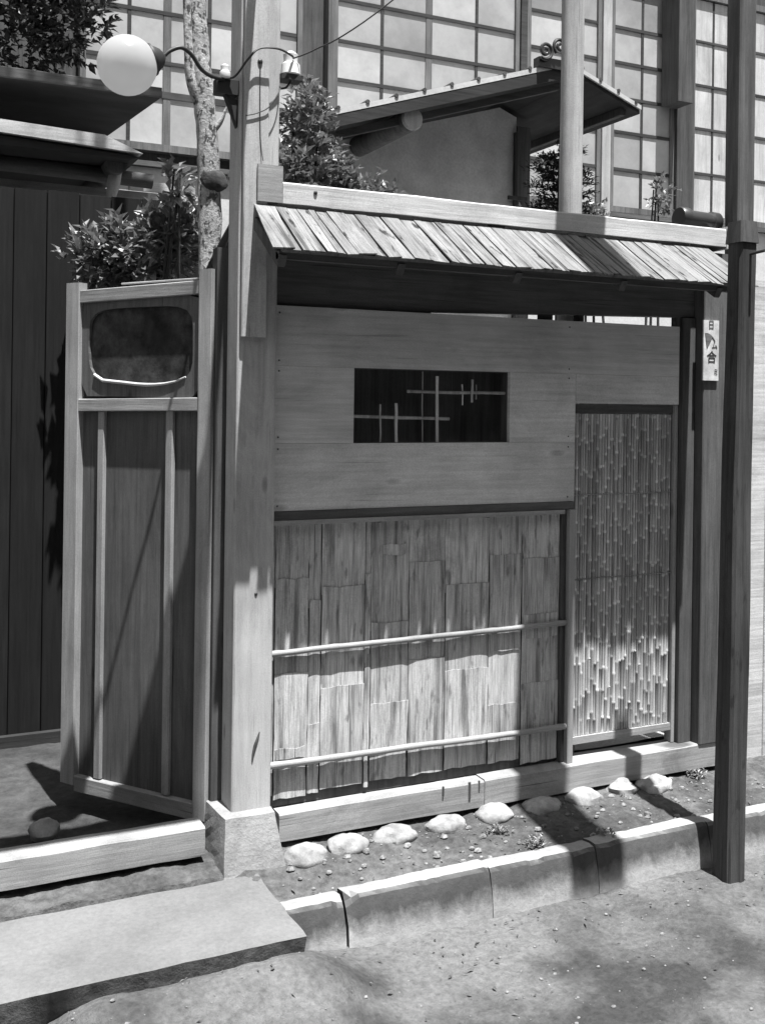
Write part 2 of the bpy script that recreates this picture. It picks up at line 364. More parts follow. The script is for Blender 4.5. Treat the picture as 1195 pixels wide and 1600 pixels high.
# sill beams
def rough_beam(x0, x1, y0, y1, z0, z1, amp, seed):
    mb = MB(); n = max(6, int((x1 - x0) / .05))
    for k in range(n + 1):
        x = x0 + (x1 - x0) * k / n; j = [amp * fbm(x + seed, q * 3.1, 5) for q in range(6)]
        c = .006
        mb.v += [Vector((x, y, z)) for y, z in [(y0 + j[0], z0 + j[1]), (y0 + j[0], z1 - c + j[2]), (y0 + c + j[0], z1 + j[2]), (y1, z1 + j[3]), (y1, z0 + j[1])]]
    mb.f = [(k * 5 + q, (k + 1) * 5 + q, (k + 1) * 5 + (q + 1) % 5, k * 5 + (q + 1) % 5) for k in range(n) for q in range(5)]
    mb.f += [(4, 3, 2, 1, 0), tuple(n * 5 + q for q in range(5))]
    return mb
obj('sill_beam', rough_beam(1.372, 2.26, -.032, .09, .045, .150, .003, 0), W_SILL, gate, True)
obj('sill_beam', rough_beam(2.262, 3.60, -.034, .09, .043, .154, .003, 8), W_SILL, gate, True)
obj('threshold', rough_beam(-.30, 1.088, -.03, .07, .046, .148, .003, 5), W_SILL, gate, True)
for x, wd_ in ((2.068, .007), (2.19, .010), (2.235, .006)):      # old mortise chips in the sill top
    obj('wood_chip', B(x - wd_ / 2, x + wd_ / 2, -.0375, -.030, .085 if wd_ > .008 else .115, .1535, .001), W_DARK, gate)
# upper boarding around the window
YB0, YB1 = .004, .026
def board(x0, x1, z0, z1, dy=0): obj('wall_board', B(x0, x1, YB0 + dy, YB1 + dy, z0, z1, .0015), W_BOARD, gate)
board(1.331, 2.716, 1.2805, 1.5352)
board(1.331, 1.671, 1.536, 1.8290, .0007); board(2.383, 2.716, 1.536, 1.8290, .0003)
board(1.331, 3.286, 1.8298, 2.057)
board(2.7168, 3.286, 1.703, 1.8290, .0003)
for zx in (1.30, 1.515, 1.56, 1.81, 1.85, 2.03):
    for xx in (1.36, 2.68): obj('nail', MB().ball((xx, .0035, zx), .0035, .0025, .0035, 8, 5), IRON, gate)
# window with bamboo lattice
win = obj('window', (lambda m: (m.box(1.663, 1.672, .027, .075, 1.53, 1.835), m.box(2.382, 2.391, .027, .075, 1.53, 1.835), m.box(1.672, 2.382, .027, .075, 1.827, 1.835), m.box(1.672, 2.382, .027, .075, 1.53, 1.538), m)[-1])(MB()), W_DARK, gate)
lat = [((1.920, .040, 1.741), (2.380, .040, 1.741), .0065), ((1.673, .040, 1.640), (2.113, .040, 1.632), .0065),
       ((1.993, .05, 1.822), (1.996, .05, 1.538), .003), ((2.051, .031, 1.805), (2.055, .031, 1.538), .0065),
       ((1.797, .031, 1.687), (1.799, .031, 1.538), .0038), ((1.866, .031, 1.692), (1.869, .031, 1.538), .0065),
       ((2.180, .05, 1.775), (2.181, .05, 1.690), .0033), ((2.215, .031, 1.795), (2.216, .031, 1.702), .0052), ((2.247, .05, 1.776), (2.248, .05, 1.712), .0030)]
for a, b, rr in lat:
    a = Vector(a); b = Vector(b); pts = [a.lerp(b, t) + Vector((rnd.uniform(-1, 1), 0, rnd.uniform(-1, 1))) * .0015 for t in (0, .25, .5, .75, 1)]
    obj('lattice_bar', MB().tube(pts, [rr * k for k in (1, .92, 1.05, .93, 1)], 8), BAMBOO, win, True)
obj('dark_backing', B(1.55, 2.85, .20, .215, 1.40, 1.96), W_DARK, gate)  # dark sheet added behind the lattice for the unlit interior
# head beam above the boarding, with small struts in the gap
obj('head_beam', MB().beam((1.331, .05, 2.150), (3.388, .05, 2.211), .21, .05, (0, 0, 1)), W_DARKH, gate)
obj('strut', B(1.34, 2.02, .03, .07, 2.052, 2.085), W_DARKH, gate)
for x0, x1 in ((2.555, 2.612), (2.745, 2.775), (3.29, 3.33)): obj('strut', B(x0, x1, .03, .07, 2.04, 2.125), W_DARK, gate)
# lower panel: bark sheets held by bamboo rails
obj('panel_rail', B(1.331, 2.712, -.002, .05, 1.247, 1.279), W_DARKH, gate)
obj('panel_rail', B(1.331, 2.66, -.012, .03, 1.228, 1.2455), W_FRAMEH, gate)
obj('panel_stile', B(2.684, 2.714, -.012, .05, .156, 1.2455, .002), W_FRAME, gate)
obj('panel_groove', B(2.660, 2.682, .012, .05, .156, 1.226, .002), W_DARK, gate)
bp = obj('bark_panel', B(1.331, 2.658, .036, .05, .155, 1.227), W_DARK, gate)
def bark(x0, x1, z0, z1, y, tilt=.0):
    mb = MB(); n = 5; m_ = 6; t = .0022; s0 = rnd.random() * 9
    for q in range(m_ + 1):
        for k in range(n + 1):
            x = x0 + (x1 - x0) * k / n; z = z0 + (z1 - z0) * q / m_
            if q in (0, m_): z += .007 * fbm(x + s0, z, 25)
            if k in (0, n): x += .003 * fbm(z + s0, x, 12)
            bow = .0012 * (1 - (2 * k / n - 1) ** 2) + .0022 * fbm(x + s0, z, 5) + tilt * q / m_
            mb.v.append(Vector((x, y - bow, z)))
    w_ = n + 1; h_ = w_ * (m_ + 1); mb.v += [p + Vector((0, t, 0)) for p in mb.v]
    mb.f = [(q * w_ + k, q * w_ + k + 1, (q + 1) * w_ + k + 1, (q + 1) * w_ + k) for q in range(m_) for k in range(n)]
    mb.f += [(h_ + b, h_ + a, h_ + d_, h_ + c_) for a, b, c_, d_ in list(mb.f)]
    for k in range(n): mb.f += [(k + 1, k, h_ + k, h_ + k + 1), (m_ * w_ + k, m_ * w_ + k + 1, h_ + m_ * w_ + k + 1, h_ + m_ * w_ + k)]
    for q in range(m_): mb.f += [(q * w_, (q + 1) * w_, h_ + (q + 1) * w_, h_ + q * w_), ((q + 1) * w_ + n, q * w_ + n, h_ + q * w_ + n, h_ + (q + 1) * w_ + n)]
    obj('bark_sheet', mb, W_BARK, bp, True)
cols = [(1.335, 1.363, None, None), (1.366, 1.500, .660, 1.019), (1.503, 1.552, .457, .93), (1.556, 1.738, .589, .976), (1.741, 1.763, .70, 1.02), (1.767, 1.931, .501, .821), (1.935, 2.098, .662, 1.053), (2.102, 2.305, .602, .953), (2.309, 2.466, .436, 1.066), (2.470, 2.657, .511, 1.039)]
for i, (a, b, zl, zu) in enumerate(cols):
    e = .001 * (i % 2)
    if zl is None:
        bark(a, b, .20, 1.225, .030 - e); continue
    a -= .001; b += .0008
    bark(a, b, zu - .03, 1.225, .030 - e)                      # top sheet
    bark(a + .001, b - .001, zl - .03, zu, .0272 - e, .001)    # middle sheet laps over it
    bark(a, b - .001, .305, zl, .0243 - e, .001)        # lower sheet laps over the middle one
    bark(a + .002, b - .004, .172 + .03 * rnd.random(), .315, .026 - e)
bark(2.315, 2.455, .66, .735, .0215); bark(1.80, 1.92, 1.09, 1.13, .026); bark(2.48, 2.65, .70, .80, .022); bark(1.37, 1.49, .335, .375, .020)
def bamboo_rail(z0, z1, y, rr, x0=1.332, x1=2.684):
    pts = []; rad = []; n = 40
    for k in range(n + 1):
        t = k / n; x = x0 + (x1 - x0) * t
        pts.append(Vector((x, y + .002 * fbm(x, z0, 3), z0 + (z1 - z0) * t + .003 * fbm(x, z0 + 4, 3))))
        rad.append(rr * (1.14 if k in (1, 8, 18, 29, 39) else 1.0))
    obj('bamboo_rail', MB().tube(pts, rad, 12), BAMBOOH, gate, True)
bamboo_rail(.744, .757, .008, .0110); bamboo_rail(.322, .312, .004, .0120)
# sliding wicket door of small bamboo canes
door = empty('sliding_door', (3.0, .06, .17), parent=gate)
obj('door_rail', B(2.716, 3.296, .040, .085, .212, .243, .004), W_FRAMEH, door)
obj('door_rail', B(2.716, 3.296, .052, .09, 1.66, 1.70, .003), W_DARKH, door)
obj('door_stile', B(3.292, 3.312, .035, .085, .156, 1.70, .003), W_FRAME, door)
obj('door_stile', B(2.716, 2.730, .035, .085, .2445, 1.659, .002), W_FRAME, door)
obj('backing_board', B(2.731, 3.291, .075, .085, .244, 1.658, .002), W_DARK, door)
x = 2.737; cane_meshes = []
while x < 3.284:
    dia = rnd.uniform(.0100, .0165); x += dia / 2; yo = .056 + rnd.uniform(-.0007, .0007); bw_ = rnd.uniform(-.0018, .0018)
    pts = []; rad = []; z = .245; nodes = []
    zz = .245 + rnd.uniform(.02, .2)
    while zz < 1.655: nodes.append(zz); zz += rnd.uniform(.09, .20)
    ks = sorted([.245, 1.657] + [q + e for q in nodes for e in (-.008, -.002, .003, .009)])
    for k in ks:
        near = min((abs(k - q) for q in nodes), default=1)
        pts.append(Vector((x + .0012 * fbm(x * 9, k, 3), yo + bw_ * math.sin((k - .245) / 1.41 * 3.14159) + rnd.uniform(-.0012, .0012), max(.244, min(1.658, k)))))
        rad.append(dia / 2 * (1.16 if near < .004 else .97 if near < .02 else 1))
    ck = obj('bamboo_cane', MB().tube(pts, rad, 7), CANE, door, True)
    at = ck.data.attributes.new('ring', 'FLOAT', 'POINT')
    for i, k in enumerate(ks):
        q = min(nodes, key=lambda q: abs(q - k), default=9) ; e = k - q
        val = .28 if -.004 < e < .005 else -.4 if -.012 < e < -.005 else -.1 if .005 < e < .012 else 0
        for m_ in range(7): at.data[i * 7 + m_].value = val
    x += dia / 2 + rnd.uniform(.0, .0022)
for zc in (1.30, .93): obj('tie_cane', MB().tube([(2.735, .0485, zc), (2.9, .0475, zc + .004), (3.1, .0485, zc + .001), (3.29, .0475, zc + .003)], .0024, 6), BAMBOOH, door, True)
# roof
roof = empty('roof', (2.35, -.2, 2.3), parent=gate)
def P_roof(x, t, up=0):            # t 0 at ridge, 1 at eave
    return Vector((x, -.070 - .31 * t - .55 * up, 2.405 - .20 * t + .83 * up))
x = 1.226; k = 0
while x < 3.37:
    wd_ = rnd.uniform(.026, .078)
    if 3.37 - x - wd_ < .05: wd_ = 3.37 - x
    t1 = 1 + rnd.uniform(-.02, .022); h0 = .004 + rnd.uniform(0, .004); th = rnd.uniform(.0035, .0065); sk = rnd.uniform(-.006, .006) if k else -.032; wd_ = wd_ if k else .08; gp = rnd.choice((.0005, .001, .001, .002, .003, .008))
    tw = rnd.uniform(-.003, .003)
    mb = MB(); n = 5
    for q in range(n + 1):
        t = t1 * q / n; xo = sk * t; wob = .002 * fbm(x * 3, t, 4)
        mb.v += [P_roof(x + xo + wob, t, h0 + tw * t), P_roof(x + wd_ - gp + xo + wob, t, h0 - tw * t), P_roof(x + wd_ - gp + xo + wob, t, h0 + th - tw * t), P_roof(x + xo + wob, t, h0 + th + tw * t)]
    mb.f = [(q * 4 + e, q * 4 + (e + 1) % 4, (q + 1) * 4 + (e + 1) % 4, (q + 1) * 4 + e) for q in range(n) for e in range(4)] + [(3, 2, 1, 0), tuple(n * 4 + e for e in range(4))]
    obj('shingle', mb, W_SHINGLE, roof)
    mb3 = MB(); mb3.v = [Vector((p.x, .085 - p.y - .0, p.z)) for p in mb.v]; mb3.f = [tuple(reversed(f)) for f in mb.f]
    obj('shingle', mb3, W_SHINGLE, roof)
    x += wd_; k += 1
def roof_sheet(sgn):
    pl = [P_roof(1.235, -.02), P_roof(1.235, .955), P_roof(1.235, .955, -.012), P_roof(1.235, -.02, -.012)]
    if sgn < 0: pl = [Vector((p.x, .085 - p.y, p.z)) for p in pl][::-1]
    return MB().prism(pl, (2.12, 0, 0))
obj('sheathing', roof_sheet(1), W_SOFFIT, roof); obj('sheathing', roof_sheet(-1), W_SOFFIT, roof)
obj('ridge_board', rough_beam(1.333, 3.466, -.090, -.068, 2.424, 2.504, .0025, 3), W_RIDGE, roof, True)
obj('ridge_board', rough_beam(1.333, 3.466, .150, .172, 2.424, 2.50, .0025, 3), W_RIDGE, roof, True)
obj('ridge_board', B(1.334, 3.466, -.066, .148, 2.470, 2.492), W_GREY, roof)
obj('ridge_end', B(3.468, 3.492, -.094, .17, 2.415, 2.515), W_RIDGE, roof)
obj('eave_batten', B(1.23, 3.35, -.335, -.305, 2.185, 2.212), W_DARKH, roof)
for xr in (1.245, 1.7, 2.2, 2.7, 3.2, 3.34): obj('rafter', MB().beam((xr, -.33, 2.178), (xr, .02, 2.40), .045, .03, (0, .5, .8)), W_DARK, roof)
obj('king_post', B(2.3, 2.36, .02, .07, 2.29, 2.46), W_DARK, roof)
obj('knob', MB().ball((1.46, -.092, 2.474), .008, .005, .008, 10, 6), IRON, roof, True)

# door leaf, swung inwards
leaf = empty('door_leaf', (1.15, .10, .12), parent=gate)
L0 = Vector((1.15, .10, 0)); LE = (Vector((.73, .73, 0)) - L0).normalized(); LN = Vector((-LE.y, LE.x, 0))
if LN.dot(Vector((-1, -1, 0))) < 0: LN = -LN                       # towards the street
def Lp(s, z, o=0): return L0 + LE * s + LN * o + Vector((0, 0, z))
def lbeam_v(name, s0, s1, z0, z1, o0, o1, mat): obj(name, MB().beam(Lp((s0 + s1) / 2, z0, (o0 + o1) / 2), Lp((s0 + s1) / 2, z1, (o0 + o1) / 2), abs(s1 - s0), abs(o1 - o0), LE), mat, leaf)
def lbeam_h(name, s0, s1, z0, z1, o0, o1, mat, dz=0): obj(name, MB().beam(Lp(s0, (z0 + z1) / 2, (o0 + o1) / 2), Lp(s1, (z0 + z1) / 2 + dz, (o0 + o1) / 2), z1 - z0, abs(o1 - o0), (0, 0, 1)), mat, leaf)
lbeam_v('stile', .012, .075, .115, 2.19, -.02, .026, W_FRAME)
lbeam_v('stile', .708, .785, .115, 2.170, -.02, .026, W_FRAME)
lbeam_h('rail', .076, .707, 2.098, 2.150, -.018, .022, W_FRAMEH, -.012)
lbeam_h('rail', .076, .707, 1.655, 1.706, -.018, .024, W_FRAMEH, -.012)
lbeam_h('rail', .076, .707, .105, .168, -.018, .022, W_FRAMEH, -.015)
lbeam_h('cap_strip', .076, .52, 2.158, 2.166, -.030, -.020, W_FRAMEH, -.002)
obj('panel', (lambda m: m.prism([Lp(.076, .165, -.012), Lp(.707, .15, -.012), Lp(.707, 1.642, -.012), Lp(.076, 1.654, -.012)], LN * .006))(MB()), W_PANEL, leaf)
lbeam_v('muntin', .207, .243, .17, 1.652, -.005, .014, W_FRAME)
lbeam_v('muntin', .572, .607, .162, 1.646, -.005, .014, W_FRAME)
obj('panel', MB().prism([Lp(.076, 1.706, -.014), Lp(.707, 1.694, -.014), Lp(.707, 2.086, -.014), Lp(.076, 2.097, -.014)], LN * .006), MOTTLE, leaf)
# surround with a cut-out whose lower edge waves
inn = []
for k in range(40):
    a = 2 * math.pi * k / 40; ca, sa = math.cos(a), math.sin(a)
    p = 5.0; rr = (abs(ca) ** p + abs(sa) ** p) ** (-1 / p)
    s_, z_ = .392 + .278 * rr * ca, 1.908 + .152 * rr * sa
    if sa < -.3: z_ += .006 * math.sin(s_ * 14) + (.02 if s_ > .60 else 0) * (s_ - .6) / .06 * 1.0
    s_ += .004 * fbm(z_ * 3, k * .1, 3)
    inn.append((s_, z_))
out = []
for s_, z_ in inn:
    dx, dz = s_ - .392, z_ - 1.902; kx_ = min(.315 / max(abs(dx), 1e-5), .196 / max(abs(dz), 1e-5)); out.append((.392 + dx * kx_, 1.902 + dz * kx_))
mb = MB(); N = 40
for pts, o in ((inn, .008), (out, .008), (inn, -.006), (out, -.006)): mb.v += [Lp(s_, z_, o) for s_, z_ in pts]
for k in range(N):
    q = (k + 1) % N; mb.f += [(k, q, N + q, N + k), (2 * N + q, 2 * N + k, 3 * N + k, 3 * N + q), (q, k, 2 * N + k, 2 * N + q), (N + k, N + q, 3 * N + q, 3 * N + k)]
obj('surround', mb, W_PANEL, leaf)
lowp = sorted([(s_, z_) for s_, z_ in inn if z_ < 1.80 and s_ > .13], key=lambda p: p[0])
obj('edge_strip', MB().tube([Lp(s_, z_ + .003, .009) for s_, z_ in lowp], [.0035 + .0035 * min(1, i / 4) for i in range(len(lowp))], 8), W_RIDGE, leaf, True)
# the other leaf, folded back behind the hidden left post
leaf2 = empty('door_leaf', (-.15, .10, .12), parent=gate)
M0 = Vector((-.15, .10, 0)); ME = Vector((.02, 1, 0)).normalized()
def mbeam(name, s0, s1, z0, z1, mat, t=.046): obj(name, MB().beam(M0 + ME * (s0 + s1) / 2 + Vector((0, 0, z0)), M0 + ME * (s0 + s1) / 2 + Vector((0, 0, z1)), s1 - s0, t, ME), mat, leaf2)
mbeam('stile', .0, .06, .115, 2.18, W_FRAME); mbeam('stile', .70, .76, .115, 2.18, W_FRAME); mbeam('panel', .061, .699, .17, 1.66, W_PANEL, .01); mbeam('rail', .061, .699, .11, .168, W_FRAMEH, .04); mbeam('rail', .061, .699, 1.66, 1.71, W_FRAMEH, .04); mbeam('rail', .061, .699, 2.1, 2.15, W_FRAMEH, .04)

# footing stone under the post
mb = MB(); n = 8
for q in range(n + 1):
    t = q / n
    for e, (a, b) in enumerate([((1.118, -.160), (1.140, -.105)), ((1.365, -.172), (1.325, -.105)), ((1.378, .13), (1.345, .11)), ((1.110, .13), (1.125, .11))]):
        for h in range(5):
            nxt = [((1.118, -.160), (1.140, -.105)), ((1.365, -.172), (1.325, -.105)), ((1.378, .13), (1.345, .11)), ((1.110, .13), (1.125, .11))][(e + 1) % 4]
            p0 = Vector(a).lerp(Vector(b), t); p1 = Vector(nxt[0]).lerp(Vector(nxt[1]), t); p = p0.lerp(p1, h / 5)
            jj = .0025 * fbm(p.x + p.y, t, 20)
            mb.v.append(Vector((p.x + jj, p.y + jj, -.06 + .252 * t + (.0 if q < n else .003 * fbm(p.x, p.y, 9)))))
rg = 20
mb.f = [(q * rg + k, q * rg + (k + 1) % rg, (q + 1) * rg + (k + 1) % rg, (q + 1) * rg + k) for q in range(n) for k in range(rg)] + [tuple(n * rg + k for k in range(rg))]
obj('footing_stone', mb, BASE, None, False, label='pale tapered stone block the tall gate post stands on', category='footing stone')
mb = MB()

# river stones in a row under the sill
st = [(1.439, -.150, .159, .040, 'rounded river stone with a worn face, next to the tapered footing stone'),
      (1.620, -.122, .149, .038, 'mottled pitted river stone, second in the row from the post footing'),
      (1.824, -.112, .185, .036, 'long smooth river stone, third in the row from the post footing'),
      (2.054, -.108, .164, .036, 'smooth river stone, fourth in the row, left of the leafy weed'),
      (2.282, -.096, .161, .038, 'flat topped river stone between the weed and the shadow band'),
      (2.520, -.086, .186, .034, 'long river stone lying in the dark shadow band'),
      (2.724, -.098, .162, .042, 'bright rounded river stone just right of the shadow band'),
      (2.944, -.070, .139, .040, 'bright angular river stone below the bamboo door, between two others'),
      (3.098, -.098, .146, .043, 'squarish bright river stone, last in the row before the roadside post')]
for i, (x, y, wd_, hh, lb) in enumerate(st):
    o = obj('river_stone', MB().ball((x, y + .02, .014), wd_ / 2 * 1.03, .062, hh * 1.22, 32, 20, .19 if i not in (7, 8) else .36, i + 2, .75), PEBBLE, None, True, label=lb, category='stone', group='river stones along the sill')
obj('river_stone', MB().ball((.590, .42, .045), .055, .05, .052, 24, 14, .25, 21, .6), PEBBLE, None, True, label='white rounded stone on the courtyard soil inside the open gate', category='stone')

# small weed and pebbles
def weed(name, x, y, z, n, ln, label):
    mb = MB(); r2 = random.Random(int(x * 1000))
    for _ in range(n):
        a = r2.uniform(0, 6.28); el = r2.uniform(.1, 1.2); dv = Vector((math.cos(a) * math.cos(el), math.sin(a) * math.cos(el), math.sin(el)))
        mb.leaf(Vector((x + r2.gauss(0, .022), y + r2.gauss(0, .016), z + r2.uniform(0, .02))), dv, Vector((0, 0, 1)), ln * r2.uniform(.6, 1.2), ln * .4)
    obj(name, mb, LEAF, None, False, label=label, category='weed')
weed('weed', 2.22, -.20, .005, 80, .022, 'low leafy weed in the soil left of the shadow band')
weed('weed', 2.31, -.345, -.005, 80, .024, 'small weed by the kerb edge left of the shadow band')
weed('weed', 3.36, -.06, .02, 90, .026, 'leafy weed at the foot of the right post by the roadside post')
weed('weed', 2.60, -.395, .005, 22, .028, 'tiny dark weed on the kerb top inside the shadow band')
mb = MB(); r3 = random.Random(5)
for k in range(520):
    x = r3.uniform(.4, 3.8); y = r3.uniform(-1.7, -.52); s_ = r3.choice((.002, .002, .003, .003, .004, .007)) * r3.uniform(.7, 1.3)
    mb.ball((x, y, road_z(x, y) + s_ * .3), s_, s_ * .8, s_ * .55, 6, 4, .3, k)
for k in range(330):
    x = r3.uniform(1.3, 3.6); y = r3.uniform(-.36, -.04); s_ = r3.choice((.003, .004, .005, .006, .010, .014)) * r3.uniform(.7, 1.3)
    mb.ball((x, y, strip_z(x, y) + s_ * .3), s_, s_ * .8, s_ * .6, 6, 4, .3, k)
obj('gravel', mb, GRIT, None, True, kind='stuff')

mb = MB(); r4 = random.Random(15)
for k in range(260):                                                 # dead leaves, twigs and crumbs
    if k % 3: x = r4.uniform(.5, 3.9); y = -.50 - abs(r4.gauss(0, .28)); z = road_z(x, y)
    else: x = r4.uniform(1.25, 3.6); y = r4.uniform(-.37, -.05); z = strip_z(x, y)
    a = r4.uniform(0, 6.28)
    mb.leaf(Vector((x, y, z + .004)), Vector((math.cos(a), math.sin(a), r4.uniform(-.1, .35))), Vector((r4.gauss(0, .3), r4.gauss(0, .3), 1)), r4.uniform(.008, .030), r4.uniform(.003, .012))
obj('leaf_litter', mb, BROKEN, None, False, kind='stuff')

# ------------------------------------------------------------------ lamp, insulators, wires
lamp = empty('globe_lamp', (.757, -.10, 2.74), 'white glass globe lamp on a bent iron arm beside the tall post', 'lamp')
obj('globe', MB().ball((.757, -.10, 2.842), .1015, .1015, .1015, 40, 24), OPAL, lamp, True)
ax = Vector((.93, 0, .36)).normalized(); c0 = Vector((.757, -.10, 2.842))
obj('cap', MB().tube([c0 + ax * .092, c0 + ax * .10, c0 + ax * .125, c0 + ax * .138], [.050, .047, .030, .012], 20), IRON, lamp, True)
obj('collar', MB().tube([c0 + ax * .086, c0 + ax * .094], [.057, .055], 24), IRON, lamp, True)
def smooth_path(pts, n=8):
    pts = [Vector(p) for p in pts]; out_ = []
    for i in range(len(pts) - 1):
        a, b, c_, e = pts[max(i - 1, 0)], pts[i], pts[i + 1], pts[min(i + 2, len(pts) - 1)]
        for k in range(n):
            t = k / n; out_.append(.5 * ((2 * b) + (c_ - a) * t + (2 * a - 5 * b + 4 * c_ - e) * t * t + (3 * b - a - 3 * c_ + e) * t ** 3))
    return out_ + [pts[-1]]
obj('arm', MB().tube(smooth_path([c0 + ax * .132, (.905, -.10, 2.915), (.945, -.10, 2.932), (.985, -.09, 2.915), (1.02, -.08, 2.876), (1.06, -.06, 2.862), (1.12, -.03, 2.865)]), .0075, 10), IRON, lamp, True)
obj('bracket', (lambda m: (m.box(1.095, 1.1785, -.03, .02, 2.815, 2.868), m.prism([(1.178, -.02, 2.80), (1.13, -.02, 2.815), (1.178, -.02, 2.70)], (0, .03, 0)), m)[-1])(MB()), IRON, lamp)
def insulator(x, y, z, s, label):
    t = empty('insulator', (x, y, z), label, 'insulator', 'porcelain insulators on the tall post')
    obj('porcelain', MB().tube([(x, y, z), (x, y, z + .004), (x, y, z + .032 * s), (x, y, z + .038 * s), (x, y, z + .046 * s), (x, y, z + .062 * s), (x, y, z + .072 * s)], [.027 * s, .030 * s, .028 * s, .021 * s, .021 * s, .023 * s, .010 * s], 20), PORCELAIN, t, True)
    return t
insulator(1.125, -.03, 2.868, .72, 'white porcelain insulator on the lamp bracket left of the tall post')
t = insulator(1.378, -.03, 2.915, 1.25, 'white porcelain insulator on an iron plate right of the tall post')
obj('plate', B(1.331, 1.418, -.06, .0, 2.893, 2.912), IRON, t); obj('hook', MB().tube(smooth_path([(1.331, -.03, 2.86), (1.36, -.03, 2.868), (1.378, -.03, 2.893)]), .004, 8), IRON, t, True)
def wire(pts, rr, label): obj('electric_wire', MB().tube(smooth_path(pts), rr, 6), IRON, None, True, label=label, category='wire')
wire([(1.12, -.03, 2.872), (1.155, -.05, 2.875), (1.19, -.10, 2.93), (1.23, -.105, 2.972), (1.30, -.105, 2.982), (1.36, -.08, 2.975), (1.378, -.06, 2.972)], .0042, 'black wire looping from the lamp bracket across the tall post')
wire([(1.378, -.06, 2.972), (1.45, -.10, 3.005), (1.6, -.2, 3.10), (2.2, -.3, 3.6), (3.60, -.06, 4.55)], .0028, 'thin wire rising from the right insulator to the tall right post')
wire([(1.332, -.03, 2.875), (1.32, -.075, 2.84), (1.28, -.082, 2.775), (1.235, -.081, 2.745), (1.19, -.081, 2.73)], .0022, 'thin wire slung across the face of the tall post')
wire([(1.243, -.080, 2.93), (1.243, -.0785, 2.85), (1.245, -.078, 2.7), (1.250, -.078, 2.62), (1.256, -.085, 2.572)], .0016, 'thin wire running down the tall post from its bolt')

# ------------------------------------------------------------------ roadside post, added shadow caster (above the frame), plaque
pole = empty('roadside_post', (3.10, -.60, -.165), 'dark weathered squared post with a black cap standing on the road by the kerb', 'post')
mbp = MB(); n = 28
for k in range(n + 1):
    z = -.24 + k * .0925; t = k / n; lx = .012 * z; hw = .047 - .004 * t; hd = .047 - .005 * t; c_ = .010
    for x, y in ((-hw + c_, -hd), (hw - c_, -hd), (hw, -hd + c_), (hw, hd - c_), (hw - c_, hd), (-hw + c_, hd), (-hw, hd - c_), (-hw, -hd + c_)):
        mbp.v.append(Vector((3.058 + lx + x + .005 * fbm(x * 9, z * .6, 2), -.580 + y + .005 * fbm(y * 9 + 3, z * .6, 2), z)))
mbp.f = [(k * 8 + q, k * 8 + (q + 1) % 8, (k + 1) * 8 + (q + 1) % 8, (k + 1) * 8 + q) for k in range(n) for q in range(8)] + [tuple(n * 8 + q for q in range(8))]
obj('shaft', mbp, W_POLE, pole, True, origin=(3.1, -.6, 1))
obj('cap', (lambda m: m.beam((3.086, -.580, 2.345), (3.086, -.580, 2.43), .098, .098, (1, 0, 0), .008, .085, .085))(MB()), W_DARK, pole)
obj('step_spike', MB().tube([(3.09, -.62, 2.30), (3.095, -.69, 2.305)], .006, 8), IRON, pole, True)
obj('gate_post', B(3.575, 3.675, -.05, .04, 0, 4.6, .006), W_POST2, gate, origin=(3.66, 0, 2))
sg = empty('shadow_caster', (2.66, -1.0, 4.0), 'added unseen shadow caster hung above the street from the tall right post', 'sign')  # added out of view to cast the shadow band; real caster unknown
def sq(y): return 2.625 + .077 * (y + 1.64)
obj('shadow_board', MB().prism([(sq(-1.64) - .125, -1.64, 4.0), (sq(-1.64) + .125, -1.64, 4.0), (sq(-.42) + .125, -.42, 4.0), (sq(-.42) - .125, -.42, 4.0)], (0, 0, .12)), W_FRAMEH, sg)
obj('hanger', MB().tube([(3.64, -.06, 4.4), (2.80, -.5, 4.13)], .012, 8), IRON, sg, True)

plq = empty('name_plaque', (3.423, -.05, 1.815), 'narrow white name plaque with black characters on the right post', 'sign')
obj('plate', B(3.376, 3.468, -.052, -.041, 1.815, 2.090, .002), CARD, plq)
def text(body, x, z, size, sx=1.0, rot=0):
    cu = bpy.data.curves.new('lettering', 'FONT'); cu.body = body; cu.size = size; cu.align_x = 'CENTER'; cu.align_y = 'CENTER'; cu.offset = size * .012
    o = bpy.data.objects.new('lettering', cu); C.objects.link(o)
    me = bpy.data.meshes.new_from_object(o); bpy.data.objects.remove(o)
    mb = MB(); q = Matrix.Rotation(rot, 3, 'Y')
    mb.v = [Vector((x, -.0535, z)) + q @ Vector((v.co.x * sx, 0, v.co.y)) for v in me.vertices]; mb.f = [tuple(p.vertices) for p in me.polygons]
    obj('lettering', mb, INK, plq)
try:
    text('日', 3.419, 2.066, .046, .8); text('合', 3.423, 1.918, .060, 1.0); text('ミ', 3.449, 1.852, .034, .9)
    text('ム', 3.440, 1.974, .040, .9)
except Exception as ex: print('text', ex)
# dark half-moon mark on the upper left of the plaque
arc = [(3.384, 2.030)] + [(3.384 + .066 * math.sin(a), 1.965 + .066 * math.cos(a)) for a in lin(0.1, 1.15, 8)] + [(3.425 - .030 * t, 2.012 - .052 * t) for t in lin(0, 1, 4)]
obj('emblem', MB().prism([(x, -.0545, z) for x, z in arc], (0, .002, 0)), W_GREY, plq)

lg = empty('tile_roll', (3.42, 0, 2.50), 'short dark roll with collared ends above the right end of the gate roof', 'ridge tile')
pr = [(3.30, .046), (3.305, .050), (3.345, .050), (3.352, .041), (3.48, .041), (3.487, .048), (3.525, .048), (3.53, .044)]
obj('roll', MB().tube([(x, .04, 2.562 - .03 * (x - 3.3)) for x, q in pr], [q for x, q in pr], 24), DARKTILE, lg, True)
obj('prop', B(3.40, 3.44, .02, .06, 2.494, 2.522), W_DARK, lg); obj('prop', B(3.335, 3.35, .02, .06, 2.494, 2.515), W_DARK, lg)

